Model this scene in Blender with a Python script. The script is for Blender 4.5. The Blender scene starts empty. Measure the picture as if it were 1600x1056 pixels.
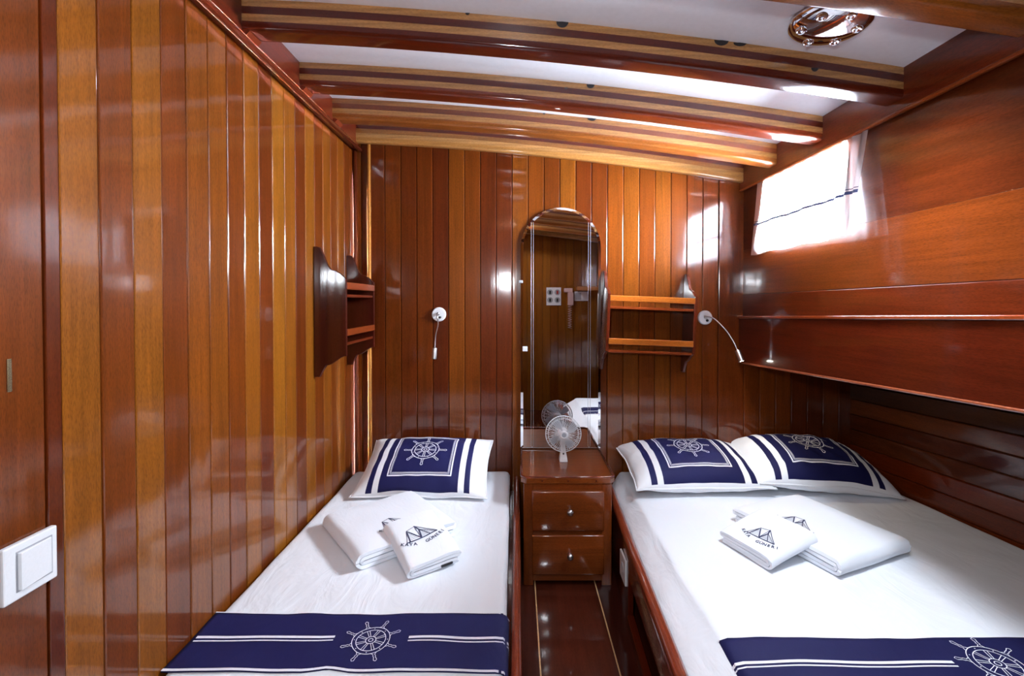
import bpy, bmesh, math, random
from mathutils import Vector, Matrix, noise
random.seed(7)
PI = math.pi
S = bpy.context.scene
COL = S.collection
H = 1.345            # eye height: the numbers below are measured from the eye, every top-level object is lifted by H
D = 2.60             # distance from the eye to the back bulkhead
XL = -0.92           # left bulkhead
XR = 1.25            # inner face of the right-hand deck shelf
YB = -0.50           # rear bulkhead

# ------------------------------------------------------------------ camera
cd = bpy.data.cameras.new('camera'); cam = bpy.data.objects.new('camera', cd); COL.objects.link(cam)
cd.sensor_width = 36; cd.lens = 16.2
PITCH = 0.8
cam.location = (0, 0, H); cam.rotation_euler = (math.radians(90 - PITCH), 0, 0)
cd.shift_x = -8 / 1600; cd.shift_y = -(58 - 720 * math.tan(math.radians(PITCH))) / 1600
cd.clip_start = 0.02
S.camera = cam
# ------------------------------------------------------------------ daylight outside
w = bpy.data.worlds.new('world'); S.world = w; w.use_nodes = True
bg = w.node_tree.nodes['Background']
bg.inputs['Color'].default_value = (0.80, 0.89, 1.0, 1); bg.inputs['Strength'].default_value = 450.0
pl_ = bpy.data.lights.new('window_portal', 'AREA'); pl_.shape = 'RECTANGLE'; pl_.size = .70; pl_.size_y = .36; pl_.cycles.is_portal = True
po = bpy.data.objects.new('window_portal', pl_); COL.objects.link(po); po.location = (1.36, 2.03, H + .44); po.rotation_euler = (0, PI / 2, 0); po.rotation_euler = Vector((-1, 0, 0)).to_track_quat('-Z', 'Y').to_euler()
# photographer's flash head beside the camera
def area(name, loc, target, size, power, color):
    l = bpy.data.lights.new(name, 'AREA'); l.shape = 'DISK'; l.size = size; l.energy = power; l.color = color
    o = bpy.data.objects.new(name, l); COL.objects.link(o); o.location = Vector(loc) + Vector((0, 0, H))
    o.rotation_euler = (Vector(target) - Vector(loc)).to_track_quat('-Z', 'Y').to_euler()
    return o
area('flash_lamp', (-0.16, -0.12, 0.22), (0.1, 2.2, 0.25), 0.10, 9.5, (0.88, 0.93, 1.0))
LAMP_W = 70.0         # watts of the downlight in the ceiling lamp
LAMP_E = 380.0        # strength of the frosted ceiling lamp panels
S.view_settings.view_transform = 'Standard'; S.view_settings.look = 'None'
S.view_settings.gamma = 1; S.view_settings.use_curve_mapping = False
S.view_settings.exposure = 0.75
S.cycles.use_denoising = True
S.cycles.max_bounces = 10; S.cycles.diffuse_bounces = 5; S.cycles.glossy_bounces = 6
S.cycles.transmission_bounces = 6; S.cycles.transparent_max_bounces = 8
S.cycles.sample_clamp_indirect = 8.0; S.cycles.caustics_reflective = False; S.cycles.caustics_refractive = False

# ------------------------------------------------------------------ materials
def newmat(name):
    m = bpy.data.materials.new(name); m.use_nodes = True
    return m, m.node_tree.nodes, m.node_tree.links, m.node_tree.nodes['Principled BSDF']
def plain(name, col, rough=0.5, metal=0.0, bump=0.0, bscale=200, emit=0, coat=0, spec=0.5):
    m, N, L, P = newmat(name)
    tc = N.new('ShaderNodeTexCoord'); nz = N.new('ShaderNodeTexNoise'); nz.inputs['Scale'].default_value = bscale
    nz.inputs['Detail'].default_value = 3
    L.new(tc.outputs['Object'], nz.inputs['Vector'])
    mx = N.new('ShaderNodeMix'); mx.data_type = 'RGBA'
    mx.inputs['A'].default_value = (*[c * .94 for c in col], 1); mx.inputs['B'].default_value = (*[min(1, c * 1.04) for c in col], 1)
    L.new(nz.outputs['Fac'], mx.inputs['Factor']); L.new(mx.outputs['Result'], P.inputs['Base Color'])
    P.inputs['Roughness'].default_value = rough; P.inputs['Metallic'].default_value = metal
    P.inputs['Coat Weight'].default_value = coat; P.inputs['Specular IOR Level'].default_value = spec
    if bump:
        b = N.new('ShaderNodeBump'); b.inputs['Strength'].default_value = bump; b.inputs['Distance'].default_value = .002
        L.new(nz.outputs['Fac'], b.inputs['Height']); L.new(b.outputs['Normal'], P.inputs['Normal'])
    if emit:
        P.inputs['Emission Color'].default_value = (*col, 1); P.inputs['Emission Strength'].default_value = emit
    return m
def wood(name, axis, contrast=0.3, rings=0.0, rough=0.09, ripple=0.2):
    """varnished wood, the tone comes from the object colour, grain runs along axis"""
    m, N, L, P = newmat(name)
    tc = N.new('ShaderNodeTexCoord'); oi = N.new('ShaderNodeObjectInfo')
    off = N.new('ShaderNodeVectorMath'); off.operation = 'SCALE'; off.inputs[0].default_value = (7.1, 3.3, 5.7)
    mul = N.new('ShaderNodeMath'); mul.operation = 'MULTIPLY'; mul.inputs[1].default_value = 9
    L.new(oi.outputs['Random'], mul.inputs[0]); L.new(mul.outputs[0], off.inputs['Scale'])
    add = N.new('ShaderNodeVectorMath'); L.new(tc.outputs['Object'], add.inputs[0]); L.new(off.outputs[0], add.inputs[1])
    def grain(s_ac, s_al, detail, dist=0.0):
        mp = N.new('ShaderNodeMapping'); sc = [s_ac] * 3; sc[axis] = s_al; mp.inputs['Scale'].default_value = sc
        L.new(add.outputs[0], mp.inputs['Vector'])
        n = N.new('ShaderNodeTexNoise'); n.inputs['Scale'].default_value = 1; n.inputs['Detail'].default_value = detail
        n.inputs['Distortion'].default_value = dist
        L.new(mp.outputs[0], n.inputs['Vector']); return n
    g1 = grain(26, 1.4, 3, .8); g2 = grain(170, 7, 3); g3 = grain(700, 90, 1)
    def rng(src, a, b, lo, hi):
        r = N.new('ShaderNodeMapRange'); r.inputs['From Min'].default_value = a; r.inputs['From Max'].default_value = b
        r.inputs['To Min'].default_value = lo; r.inputs['To Max'].default_value = hi
        L.new(src, r.inputs['Value']); return r.outputs[0]
    def mult(a, b):
        q = N.new('ShaderNodeMath'); q.operation = 'MULTIPLY'; L.new(a, q.inputs[0]); L.new(b, q.inputs[1]); return q.outputs[0]
    c = contrast
    f = mult(rng(g1.outputs['Fac'], .3, .7, 1 - .62 * c, 1 + .5 * c), rng(g2.outputs['Fac'], .3, .7, 1 - .45 * c, 1 + .35 * c))
    f = mult(f, rng(g3.outputs['Fac'], .38, .52, 1 - .8 * c, 1.04))
    if rings:
        mp = N.new('ShaderNodeMapping'); sc = [1, 1, 1]; sc[axis] = .06; mp.inputs['Scale'].default_value = sc
        L.new(add.outputs[0], mp.inputs['Vector'])
        wv = N.new('ShaderNodeTexWave'); wv.wave_type = 'RINGS'; wv.inputs['Scale'].default_value = 18
        wv.inputs['Distortion'].default_value = 6; wv.inputs['Detail'].default_value = 2; wv.inputs['Detail Scale'].default_value = .6
        L.new(mp.outputs[0], wv.inputs['Vector']); f = mult(f, rng(wv.outputs['Fac'], 0, 1, 1 - rings, 1 + rings * .3))
    hs = N.new('ShaderNodeVectorMath'); hs.operation = 'SCALE'; L.new(oi.outputs['Color'], hs.inputs[0]); L.new(f, hs.inputs['Scale'])
    L.new(hs.outputs[0], P.inputs['Base Color'])
    P.inputs['Roughness'].default_value = .35; P.inputs['Coat Weight'].default_value = 1.0
    P.inputs['Coat Roughness'].default_value = rough; P.inputs['Coat IOR'].default_value = 1.55
    P.inputs['Specular IOR Level'].default_value = .08
    # brush ripple in the varnish
    r1 = grain(16, 3.0, 1)
    b = N.new('ShaderNodeBump'); b.inputs['Strength'].default_value = ripple; b.inputs['Distance'].default_value = .004
    L.new(r1.outputs['Fac'], b.inputs['Height'])
    b2 = N.new('ShaderNodeBump'); b2.inputs['Strength'].default_value = .10; b2.inputs['Distance'].default_value = .0008
    L.new(g2.outputs['Fac'], b2.inputs['Height']); L.new(b.outputs['Normal'], b2.inputs['Normal'])
    L.new(b2.outputs['Normal'], P.inputs['Coat Normal']); L.new(b2.outputs['Normal'], P.inputs['Normal'])
    return m
WX, WY, WZ = (wood('varnished_wood_' + a, i) for i, a in enumerate('xyz'))
PINE = wood('varnished_pine', 0, .25, rings=.18, rough=.1)
def cloth(name, col, wr=0.0, rough=.85, wscale=9, sheen=.2):
    m, N, L, P = newmat(name)
    tc = N.new('ShaderNodeTexCoord'); n = N.new('ShaderNodeTexNoise'); n.inputs['Scale'].default_value = 700; n.inputs['Detail'].default_value = 1
    L.new(tc.outputs['Object'], n.inputs['Vector'])
    n2 = N.new('ShaderNodeTexNoise'); n2.inputs['Scale'].default_value = wscale; n2.inputs['Detail'].default_value = 3; n2.inputs['Distortion'].default_value = 1.5
    mp = N.new('ShaderNodeMapping'); mp.inputs['Scale'].default_value = (1, .45, 1); mp.inputs['Rotation'].default_value = (0, 0, .7)
    L.new(tc.outputs['Object'], mp.inputs['Vector']); L.new(mp.outputs[0], n2.inputs['Vector'])
    b = N.new('ShaderNodeBump'); b.inputs['Strength'].default_value = .25; b.inputs['Distance'].default_value = .001
    L.new(n.outputs['Fac'], b.inputs['Height'])
    b2 = N.new('ShaderNodeBump'); b2.inputs['Strength'].default_value = wr; b2.inputs['Distance'].default_value = .02
    L.new(n2.outputs['Fac'], b2.inputs['Height']); L.new(b.outputs['Normal'], b2.inputs['Normal'])
    L.new(b2.outputs['Normal'], P.inputs['Normal'])
    P.inputs['Base Color'].default_value = (*col, 1); P.inputs['Roughness'].default_value = rough
    P.inputs['Sheen Weight'].default_value = sheen; P.inputs['Specular IOR Level'].default_value = .25
    return m
SHEET = cloth('white_cotton', (.78, .81, .86), .3)
TERRY = cloth('terry_cloth', (.79, .82, .88), .06, wscale=30)
NAVY = cloth('navy_cotton', (.0065, .0065, .055), .15, rough=.7, sheen=0)
WHITEP = cloth('white_pillow_cotton', (.83, .84, .87), .12)
PRINTW = cloth('white_print', (.80, .80, .88), 0)
PRINTB = cloth('dark_blue_embroidery', (.03, .035, .09), 0)
BLACKC = cloth('black_label_cloth', (.012, .011, .014), 0)
WPL = plain('white_plastic', (.78, .79, .82), .25)
BLADE = plain('translucent_plastic', (.52, .54, .60), .3)
GREYPL = plain('grey_plastic', (.35, .36, .40), .35)
DARK = plain('dark_recess', (.012, .006, .005), .6)
TARRED = plain('tarred_knot', (.012, .010, .012), .35)
CHROME = plain('chrome', (.82, .82, .86), .05, 1.0)
STEEL = plain('brushed_steel', (.62, .61, .62), .28, 1.0)
BRASS = plain('aged_brass', (.45, .36, .22), .25, 1.0)
CEILW = plain('white_ceiling_paint', (.86, .88, .95), .35, bump=.05, bscale=60)
CEILW.node_tree.nodes['Principled BSDF'].inputs['Coat Weight'].default_value = .3
LIT = plain('lit_lamp_panel', (.93, .96, 1.0), .4, emit=LAMP_E)
LED = plain('lit_reading_bulb', (1, .9, .75), .4, emit=60)
RED = plain('red_print', (.35, .02, .02), .5)
INK = plain('black_print', (.02, .02, .02), .5)
PINKPL = plain('pinkish_plastic', (.62, .42, .40), .35)
MIRROR = plain('mirror_silver', (.90, .90, .91), .012, 1.0)
GLINE = plain('mirror_bevel_edge', (.80, .82, .88), .2, .6)
m, N, L, P = newmat('window_glass'); P.inputs['Roughness'].default_value = 0; P.inputs['Base Color'].default_value = (1, 1, 1, 1); P.inputs['Metallic'].default_value = 1
tp = N.new('ShaderNodeBsdfTransparent'); fr = N.new('ShaderNodeFresnel'); fr.inputs['IOR'].default_value = 1.4; ms = N.new('ShaderNodeMixShader')
L.new(fr.outputs[0], ms.inputs[0]); L.new(tp.outputs[0], ms.inputs[1]); L.new(P.outputs[0], ms.inputs[2])
L.new(ms.outputs[0], N['Material Output'].inputs['Surface']); GLASS = m
m, N, L, P = newmat('sheer_curtain')
tr = N.new('ShaderNodeBsdfTranslucent'); tr.inputs['Color'].default_value = (.93, .95, 1, 1)
tp = N.new('ShaderNodeBsdfTransparent'); mx = N.new('ShaderNodeMixShader'); mx2 = N.new('ShaderNodeMixShader')
P.inputs['Base Color'].default_value = (.82, .84, .9, 1); P.inputs['Roughness'].default_value = .8
mx.inputs[0].default_value = .62; L.new(P.outputs[0], mx.inputs[1]); L.new(tr.outputs[0], mx.inputs[2])
tc = N.new('ShaderNodeTexCoord'); nz = N.new('ShaderNodeTexNoise'); nz.inputs['Scale'].default_value = 900
L.new(tc.outputs['Object'], nz.inputs['Vector'])
mr = N.new('ShaderNodeMapRange'); mr.inputs['To Min'].default_value = .15; mr.inputs['To Max'].default_value = .35; L.new(nz.outputs['Fac'], mr.inputs['Value'])
L.new(mr.outputs[0], mx2.inputs[0]); L.new(mx.outputs[0], mx2.inputs[1]); L.new(tp.outputs[0], mx2.inputs[2])
L.new(mx2.outputs[0], N['Material Output'].inputs['Surface']); SHEER = m

# wood tones (object colours)
def tone(t):
    """0 = deep red mahogany, 1 = golden"""
    a, b, c = (.075, .0095, .0015), (.148, .032, .0028), (.240, .078, .0065)
    if t < .5: k = t * 2; p, q = a, b
    else: k = (t - .5) * 2; p, q = b, c
    return tuple(p[i] + (q[i] - p[i]) * k for i in range(3))
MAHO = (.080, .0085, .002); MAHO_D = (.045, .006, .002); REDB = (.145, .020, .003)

# ------------------------------------------------------------------ helpers
WO = {}
def mk(name, bm, mat, parent=None, label=None, cat=None, group=None, kind=None, color=None, origin=None, smooth=False):
    """link a bmesh (in eye coordinates, or in the parent's own when the parent was made at 0) as one mesh object"""
    me = bpy.data.meshes.new(name)
    if origin is None:
        xs = [v.co for v in bm.verts]
        lo = Vector((min(v.x for v in xs), min(v.y for v in xs), min(v.z for v in xs)))
        hi = Vector((max(v.x for v in xs), max(v.y for v in xs), max(v.z for v in xs)))
        origin = Vector(((lo.x + hi.x) / 2, (lo.y + hi.y) / 2, lo.z))
    origin = Vector(origin)
    bmesh.ops.translate(bm, verts=bm.verts, vec=-origin)
    bm.normal_update(); bm.to_mesh(me); bm.free()
    for mm in (mat if isinstance(mat, (list, tuple)) else [mat]): me.materials.append(mm)
    if smooth:
        for p in me.polygons: p.use_smooth = True
    o = bpy.data.objects.new(name, me); COL.objects.link(o)
    WO[o] = origin
    if parent is not None: o.parent = parent; o.location = origin - WO[parent]
    else: o.location = origin + Vector((0, 0, H))
    tag(o, label, cat, group, kind)
    if color: o.color = (*color, 1)
    return o
def tag(o, label=None, cat=None, group=None, kind=None):
    if label: o['label'] = label
    if cat: o['category'] = cat
    if group: o['group'] = group
    if kind: o['kind'] = kind
def thing(name, loc, label, cat, group=None):
    o = bpy.data.objects.new(name, None); COL.objects.link(o); o.empty_display_size = .05
    WO[o] = Vector(loc); o.location = Vector(loc) + Vector((0, 0, H)); tag(o, label, cat, group); return o
def auto(o, ang=35):
    me = o.data
    for p in me.polygons: p.use_smooth = True
    try: me.set_sharp_from_angle(angle=math.radians(ang))
    except Exception: pass
    return o
def bx(x0, x1, y0, y1, z0, z1, bev=0.0, seg=1, bm=None):
    b = bmesh.new()
    r = bmesh.ops.create_cube(b, size=1)
    for v in b.verts:
        v.co = Vector((x0 + (v.co.x + .5) * (x1 - x0), y0 + (v.co.y + .5) * (y1 - y0), z0 + (v.co.z + .5) * (z1 - z0)))
    if bev: bmesh.ops.bevel(b, geom=b.edges[:], offset=bev, segments=seg, affect='EDGES', profile=.5)
    return merge(bm, b) if bm is not None else b
def merge(a, b):
    me = bpy.data.meshes.new('tmp'); b.to_mesh(me); b.free(); a.from_mesh(me); bpy.data.meshes.remove(me); return a
def prism(pts, axis, a0, a1, bev=0.0, seg=1):
    """extrude a polygon along an axis; pts are the other two coordinates in xyz order"""
    b = bmesh.new()
    def P3(p, a):
        q = list(p); q.insert(axis, a); return Vector(q)
    v0 = [b.verts.new(P3(p, a0)) for p in pts]; v1 = [b.verts.new(P3(p, a1)) for p in pts]
    n = len(pts)
    f0 = b.faces.new(v0); f1 = b.faces.new(v1[::-1])
    for i in range(n): b.faces.new((v0[i], v1[i], v1[(i + 1) % n], v0[(i + 1) % n]))
    bmesh.ops.recalc_face_normals(b, faces=b.faces)
    if bev:
        es = list({e for f in (f0, f1) for e in f.edges})
        bmesh.ops.bevel(b, geom=es, offset=bev, segments=seg, affect='EDGES', profile=.5)
    return b
def lathe(prof, n=32, close=True):
    """prof: (r, z) list turned about Z"""
    b = bmesh.new(); rings = []
    for r, z in prof:
        if r < 1e-6: rings.append([b.verts.new((0, 0, z))])
        else: rings.append([b.verts.new((r * math.cos(2 * PI * i / n), r * math.sin(2 * PI * i / n), z)) for i in range(n)])
    for a, c in zip(rings, rings[1:]):
        for i in range(n):
            j = (i + 1) % n
            if len(a) == 1 and len(c) == 1: continue
            if len(a) == 1: b.faces.new((a[0], c[i], c[j]))
            elif len(c) == 1: b.faces.new((a[i], c[0], a[j]))
            else: b.faces.new((a[i], c[i], c[j], a[j]))
    if close:
        for rg in (rings[0], rings[-1]):
            if len(rg) > 2: b.faces.new(rg)
    bmesh.ops.recalc_face_normals(b, faces=b.faces)
    return b
def xf(b, M):
    bmesh.ops.transform(b, matrix=M, verts=b.verts); return b
def tube(pts, r, n=8, closed=False, bm=None):
    b = bmesh.new(); pts = [Vector(p) for p in pts]; N_ = len(pts); rings = []
    up = None
    for i, p in enumerate(pts):
        if closed: t = pts[(i + 1) % N_] - pts[i - 1]
        else: t = pts[min(i + 1, N_ - 1)] - pts[max(i - 1, 0)]
        t.normalize()
        if up is None:
            up = Vector((0, 0, 1)) if abs(t.z) < .9 else Vector((1, 0, 0))
        s = t.cross(up)
        if s.length < 1e-5: s = t.orthogonal()
        s.normalize(); up = s.cross(t).normalized()
        rr = r[i] if isinstance(r, (list, tuple)) else r
        rings.append([b.verts.new(p + (s * math.cos(2 * PI * k / n) + up * math.sin(2 * PI * k / n)) * rr) for k in range(n)])
    rng_ = range(N_) if closed else range(N_ - 1)
    for i in rng_:
        a, c = rings[i], rings[(i + 1) % N_]
        for k in range(n): b.faces.new((a[k], c[k], c[(k + 1) % n], a[(k + 1) % n]))
    if not closed: b.faces.new(rings[0]); b.faces.new(rings[-1][::-1])
    bmesh.ops.recalc_face_normals(b, faces=b.faces)
    return merge(bm, b) if bm is not None else b
def spline(ctrl, n=10):
    c = [Vector(p) for p in ctrl]; out = []
    for i in range(len(c) - 1):
        p0, p1, p2, p3 = c[max(i - 1, 0)], c[i], c[i + 1], c[min(i + 2, len(c) - 1)]
        for k in range(n):
            t = k / n
            out.append(.5 * ((2 * p1) + (p2 - p0) * t + (2 * p0 - 5 * p1 + 4 * p2 - p3) * t * t + (3 * p1 - p0 - 3 * p2 + p3) * t ** 3))
    out.append(c[-1]); return out
def ns(x, y, z=0.0, s=1.0): return noise.noise(Vector((x * s, y * s, z)))
def soft_box(x0, x1, y0, y1, z0, z1, r, nx, ny, nz, deform):
    b = bmesh.new(); V = {}
    def vert(i, j, k):
        key = (i, j, k)
        if key in V: return V[key]
        p = Vector((x0 + (x1 - x0) * i / nx, y0 + (y1 - y0) * j / ny, z0 + (z1 - z0) * k / nz))
        q = Vector((min(max(p.x, x0 + r), x1 - r), min(max(p.y, y0 + r), y1 - r), min(max(p.z, z0 + r), z1 - r)))
        d = p - q
        if d.length > 1e-6: p = q + d.normalized() * min(r, max(abs(d.x), abs(d.y), abs(d.z)))
        V[key] = b.verts.new(deform(p)); return V[key]
    for i in range(nx):
        for j in range(ny):
            b.faces.new((vert(i, j, nz), vert(i + 1, j, nz), vert(i + 1, j + 1, nz), vert(i, j + 1, nz)))
            b.faces.new((vert(i, j, 0), vert(i, j + 1, 0), vert(i + 1, j + 1, 0), vert(i + 1, j, 0)))
    for i in range(nx):
        for k in range(nz):
            b.faces.new((vert(i, 0, k), vert(i + 1, 0, k), vert(i + 1, 0, k + 1), vert(i, 0, k + 1)))
            b.faces.new((vert(i, ny, k), vert(i, ny, k + 1), vert(i + 1, ny, k + 1), vert(i + 1, ny, k)))
    for j in range(ny):
        for k in range(nz):
            b.faces.new((vert(0, j, k), vert(0, j, k + 1), vert(0, j + 1, k + 1), vert(0, j + 1, k)))
            b.faces.new((vert(nx, j, k), vert(nx, j + 1, k), vert(nx, j + 1, k + 1), vert(nx, j, k + 1)))
    return b
# flat prints made of strokes, laid on a surface through a mapping (s, t) -> point
def strokes(lines, fmap, step=.006):
    b = bmesh.new()
    for pts, wd in lines:
        P2 = [Vector(pts[0])]
        for a, c in zip(pts, pts[1:]):
            a = Vector(a); c = Vector(c); n = max(1, int((c - a).length / step))
            P2 += [a + (c - a) * (k / n) for k in range(1, n + 1)]
        closed = (Vector(pts[0]) - Vector(pts[-1])).length < 1e-6
        prev = None; first = None
        for i, p in enumerate(P2):
            if closed: t = P2[(i + 1) % (len(P2) - 1)] - P2[(i - 1) % (len(P2) - 1)] if i < len(P2) - 1 else P2[1] - P2[-2]
            else: t = P2[min(i + 1, len(P2) - 1)] - P2[max(i - 1, 0)]
            t.normalize(); nn = Vector((-t.y, t.x)) * wd / 2
            cur = (b.verts.new(fmap(*(p + nn))), b.verts.new(fmap(*(p - nn))))
            if prev: b.faces.new((prev[0], prev[1], cur[1], cur[0]))
            prev = cur
    bmesh.ops.recalc_face_normals(b, faces=b.faces)
    return b
def circ(cx, cy, r, n=40): return [(cx + r * math.cos(2 * PI * i / n), cy + r * math.sin(2 * PI * i / n)) for i in range(n)] + [(cx + r, cy)]
def wheel_lines(cx, cy, R, wd, rot=0.0):
    ls = [(circ(cx, cy, R), wd), (circ(cx, cy, R * .78), wd), (circ(cx, cy, R * .27, 20), wd), (circ(cx, cy, R * .12, 12), wd)]
    for k in range(8):
        a = rot + PI / 4 * k; ca, sa = math.cos(a), math.sin(a)
        def q(r, o): return (cx + R * (r * ca - o * sa), cy + R * (r * sa + o * ca))
        for sgn in (-1, 1):
            ls.append(([q(.27, .045 * sgn), q(.78, .07 * sgn)], wd * .8))
            ls.append(([q(1.0, .14 * sgn), q(1.12, .04 * sgn), q(1.22, .07 * sgn), q(1.3, .045 * sgn), q(1.52, .085 * sgn), q(1.6, 0)], wd * .8))
        a += PI / 8; ls.append((circ(cx + R * .89 * math.cos(a), cy + R * .89 * math.sin(a), R * .02, 6), wd * .6))
    return ls
def boat_lines(cx, cy, k, wd, rot=0.0):
    c, s = math.cos(rot), math.sin(rot)
    def T(pts): return [(cx + k * (x * c - y * s), cy + k * (x * s + y * c)) for x, y in pts]
    ls = [(T([(-.95, -.52), (-.4, -.5), (.3, -.46), (1.1, -.36)]), wd * 1.8), (T([(-.75, -.52), (-.62, .5), (.0, -.46)]), wd * 1.6),
          (T([(-.62, .5), (-.78, .0), (-.95, -.5)]), wd * .7), (T([(-.62, .5), (-.05, .68), (-.02, -.46)]), wd * .8),
          (T([(-.05, .72), (.12, .3), (.0, -.46)]), wd * 1.8), (T([(-.05, .72), (.55, .12), (1.1, -.36)]), wd),
          (T([(.12, .3), (.6, -.4)]), wd), (T([(.12, .3), (1.0, -.36)]), wd * .7)]
    for i in range(1, 7):
        f = i / 7
        ls.append((T([(-.62 + .60 * f, .5 - .94 * f), (-.66 - .1 * f, .5 - .98 * f)]), wd * .4))
        ls.append((T([(.0 + .1 * f, -.44 + .7 * f), (.12 + .9 * (1 - f), .3 - .64 * (1 - f))]), wd * .4))
    return ls
_font = {}
def glyph(ch):
    if ch not in _font:
        cu = bpy.data.curves.new('t', 'FONT'); cu.body = ch; cu.size = 1; cu.align_x = 'CENTER'; cu.resolution_u = 3; cu.offset = .025
        o = bpy.data.objects.new('t', cu); COL.objects.link(o)
        dg = bpy.context.evaluated_depsgraph_get(); me = o.evaluated_get(dg).to_mesh()
        _font[ch] = ([tuple(v.co) for v in me.vertices], [tuple(p.vertices) for p in me.polygons])
        o.evaluated_get(dg).to_mesh_clear(); bpy.data.objects.remove(o); bpy.data.curves.remove(cu)
    return _font[ch]
def letters(items, fmap, bm=None):
    """items: (char, x, y, size, angle)"""
    b = bm or bmesh.new()
    for ch, x, y, sz, an in items:
        vs, fs = glyph(ch); c, s = math.cos(an), math.sin(an)
        nv = [b.verts.new(fmap(x + sz * (vx * c - vy * s), y + sz * (vx * s + vy * c))) for vx, vy, _ in vs]
        for f in fs:
            try: b.faces.new([nv[i] for i in f])
            except ValueError: pass
    return b

# ------------------------------------------------------------------ the setting
def zc(x): 
    t = x + .889; return .975 - .0432 * t - .0279 * t * t          # cambered deckhead
def sweep_x(prof, x0, x1, n=26, f=zc):
    """closed (y, dz) profile swept across the cabin under the camber"""
    b = bmesh.new(); rings = []
    for i in range(n + 1):
        x = x0 + (x1 - x0) * i / n
        rings.append([b.verts.new((x, y, f(x) + dz)) for y, dz in prof])
    m_ = len(prof)
    for a, c in zip(rings, rings[1:]):
        for k in range(m_): b.faces.new((a[k], a[(k + 1) % m_], c[(k + 1) % m_], c[k]))
    b.faces.new(rings[0]); b.faces.new(rings[-1][::-1])
    bmesh.ops.recalc_face_normals(b, faces=b.faces); return b

ceiling = mk('ceiling', sweep_x([(YB, 0), (YB, .015), (D + .03, .015), (D + .03, 0)], -.96, 1.32), CEILW, kind='structure',
             label='white painted cambered deckhead between the beams')
TH = .078; LA = .0235
def lam(y0, y1, a, b_, r=0.0):
    """one lamination, dz from -a down to -b_"""
    if r:
        p = [(y0, -a), (y0, -b_ + r)]
        for k in range(1, 4): t = k / 4 * PI / 2; p.append((y0 + r - r * math.cos(t), -b_ + r - r * math.sin(t)))
        p += [(y0 + r, -b_), (y1 - r, -b_)]
        for k in range(1, 4): t = k / 4 * PI / 2; p.append((y1 - r + r * math.sin(t), -b_ + r - r * math.cos(t)))
        p += [(y1, -b_ + r), (y1, -a)]
        return p
    return [(y0, -a), (y0, -b_), (y1, -b_), (y1, -a)]
PALE = (.42, .20, .062)
beam_ys = [1.09, 1.50, 1.895, 2.228, 2.555, .70, .33, -.06, -.44]
beams = {}
for i, y0 in enumerate(beam_ys):
    y1 = y0 + TH if i != 4 else D - .002
    if i in (0, 1, 2): cols = [PALE, MAHO, PALE, MAHO if i == 1 else (.13, .018, .004)]
    elif i in (3, 5, 6, 7): cols = [(.36, .15, .04), (.14, .03, .008), (.40, .18, .05), (.27, .08, .015)]
    else: cols = [MAHO, (.24, .09, .02), PALE, (.38, .17, .045)]
    if i == 0: cols[3] = (.26, .075, .010)
    body = mk('beam', sweep_x(lam(y0, y1, 3 * LA, 4 * LA + .004, .012), -.889, XR), WX, ceiling, color=cols[3], smooth=False)
    auto(body, 40); beams[i] = body
    for k in range(3):
        e = .0006 * (k % 2)
        mk('lamination', sweep_x(lam(y0 - e, y1 + e * (i != 4), k * LA + .0002, (k + 1) * LA), -.889, XR), PINE if k != 1 else WX, body, color=cols[k])
def knot(i, x, r, k=0, wide=1.0):
    y = beam_ys[i]; z0 = zc(x) - k * LA
    pts = [(x + r * wide * math.cos(a), z0 - r * math.sin(a) * .95) for a in [PI * t / 8 for t in range(9)]]
    mk('knot', prism([(p, q) for p, q in pts], 1, y - .0015, y + .003), TARRED, beams[i])
knot(1, .146, .020); knot(1, .66, .018, 0, 1.3); knot(1, .72, .012, 0, 1.8); knot(2, .30, .017); knot(3, .36, .013, 0, 1.6); knot(1, .962, .012, 2)
knot(1, -.16, .007); knot(2, .20, .007, 1); knot(3, .13, .006)

# deck shelves along both sides
sl = mk('trim_1', bx(XL - .01, -.889, YB, D, .845, .99, .003), WY, kind='structure', color=(.10, .012, .003), label='dark mahogany shelf board along the top of the left bulkhead')
mk('bead', tube([(XL + .038, YB, .846), (XL + .038, D - .002, .846)], .014, 10), WY, sl, color=(.14, .022, .008), smooth=True)
for y in beam_ys[:5]:   # little corbels under the beam ends
    if y < 2.5: mk('corbel', prism([(-.889, .885), (-.889, .846), (-.865, .875)], 1, y + .004, y + TH - .004), WY, sl, color=(.17, .028, .009))
sr = mk('trim_2', bx(XR, XR + .05, YB, D, .620, .80, .004), WY, kind='structure', color=(.115, .015, .003), label='mahogany shelf board along the top of the right side')
mk('lip', bx(XR - .004, XR + .012, YB, D - .002, .612, .624, .003), WY, sr, color=(.22, .045, .008))

# left bulkhead
wl = mk('wall_left', bx(XL - .05, XL - .014, YB, D + .03, -H - .05, .99), DARK, kind='structure', label='left bulkhead of upright varnished planks')
pl = {}
def plank_mesh(wd, ht, th=.013, c=.0035):
    """upright plank, front face towards -y, origin at the foot"""
    pts = [(-wd / 2, th), (-wd / 2, c), (-wd / 2 + c * .35, c * .3), (-wd / 2 + c, 0), (wd / 2 - c, 0), (wd / 2 - c * .35, c * .3), (wd / 2, c), (wd / 2, th)]
    b = bmesh.new()
    v0 = [b.verts.new((x, y, 0)) for x, y in pts]; v1 = [b.verts.new((x, y, ht)) for x, y in pts]
    n = len(pts); b.faces.new(v0); b.faces.new(v1[::-1])
    for i in range(n): b.faces.new((v0[i], v1[i], v1[(i + 1) % n], v0[(i + 1) % n]))
    bmesh.ops.recalc_face_normals(b, faces=b.faces)
    me = bpy.data.meshes.new('plank'); b.to_mesh(me); b.free(); me.materials.append(WZ)
    return me
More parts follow.
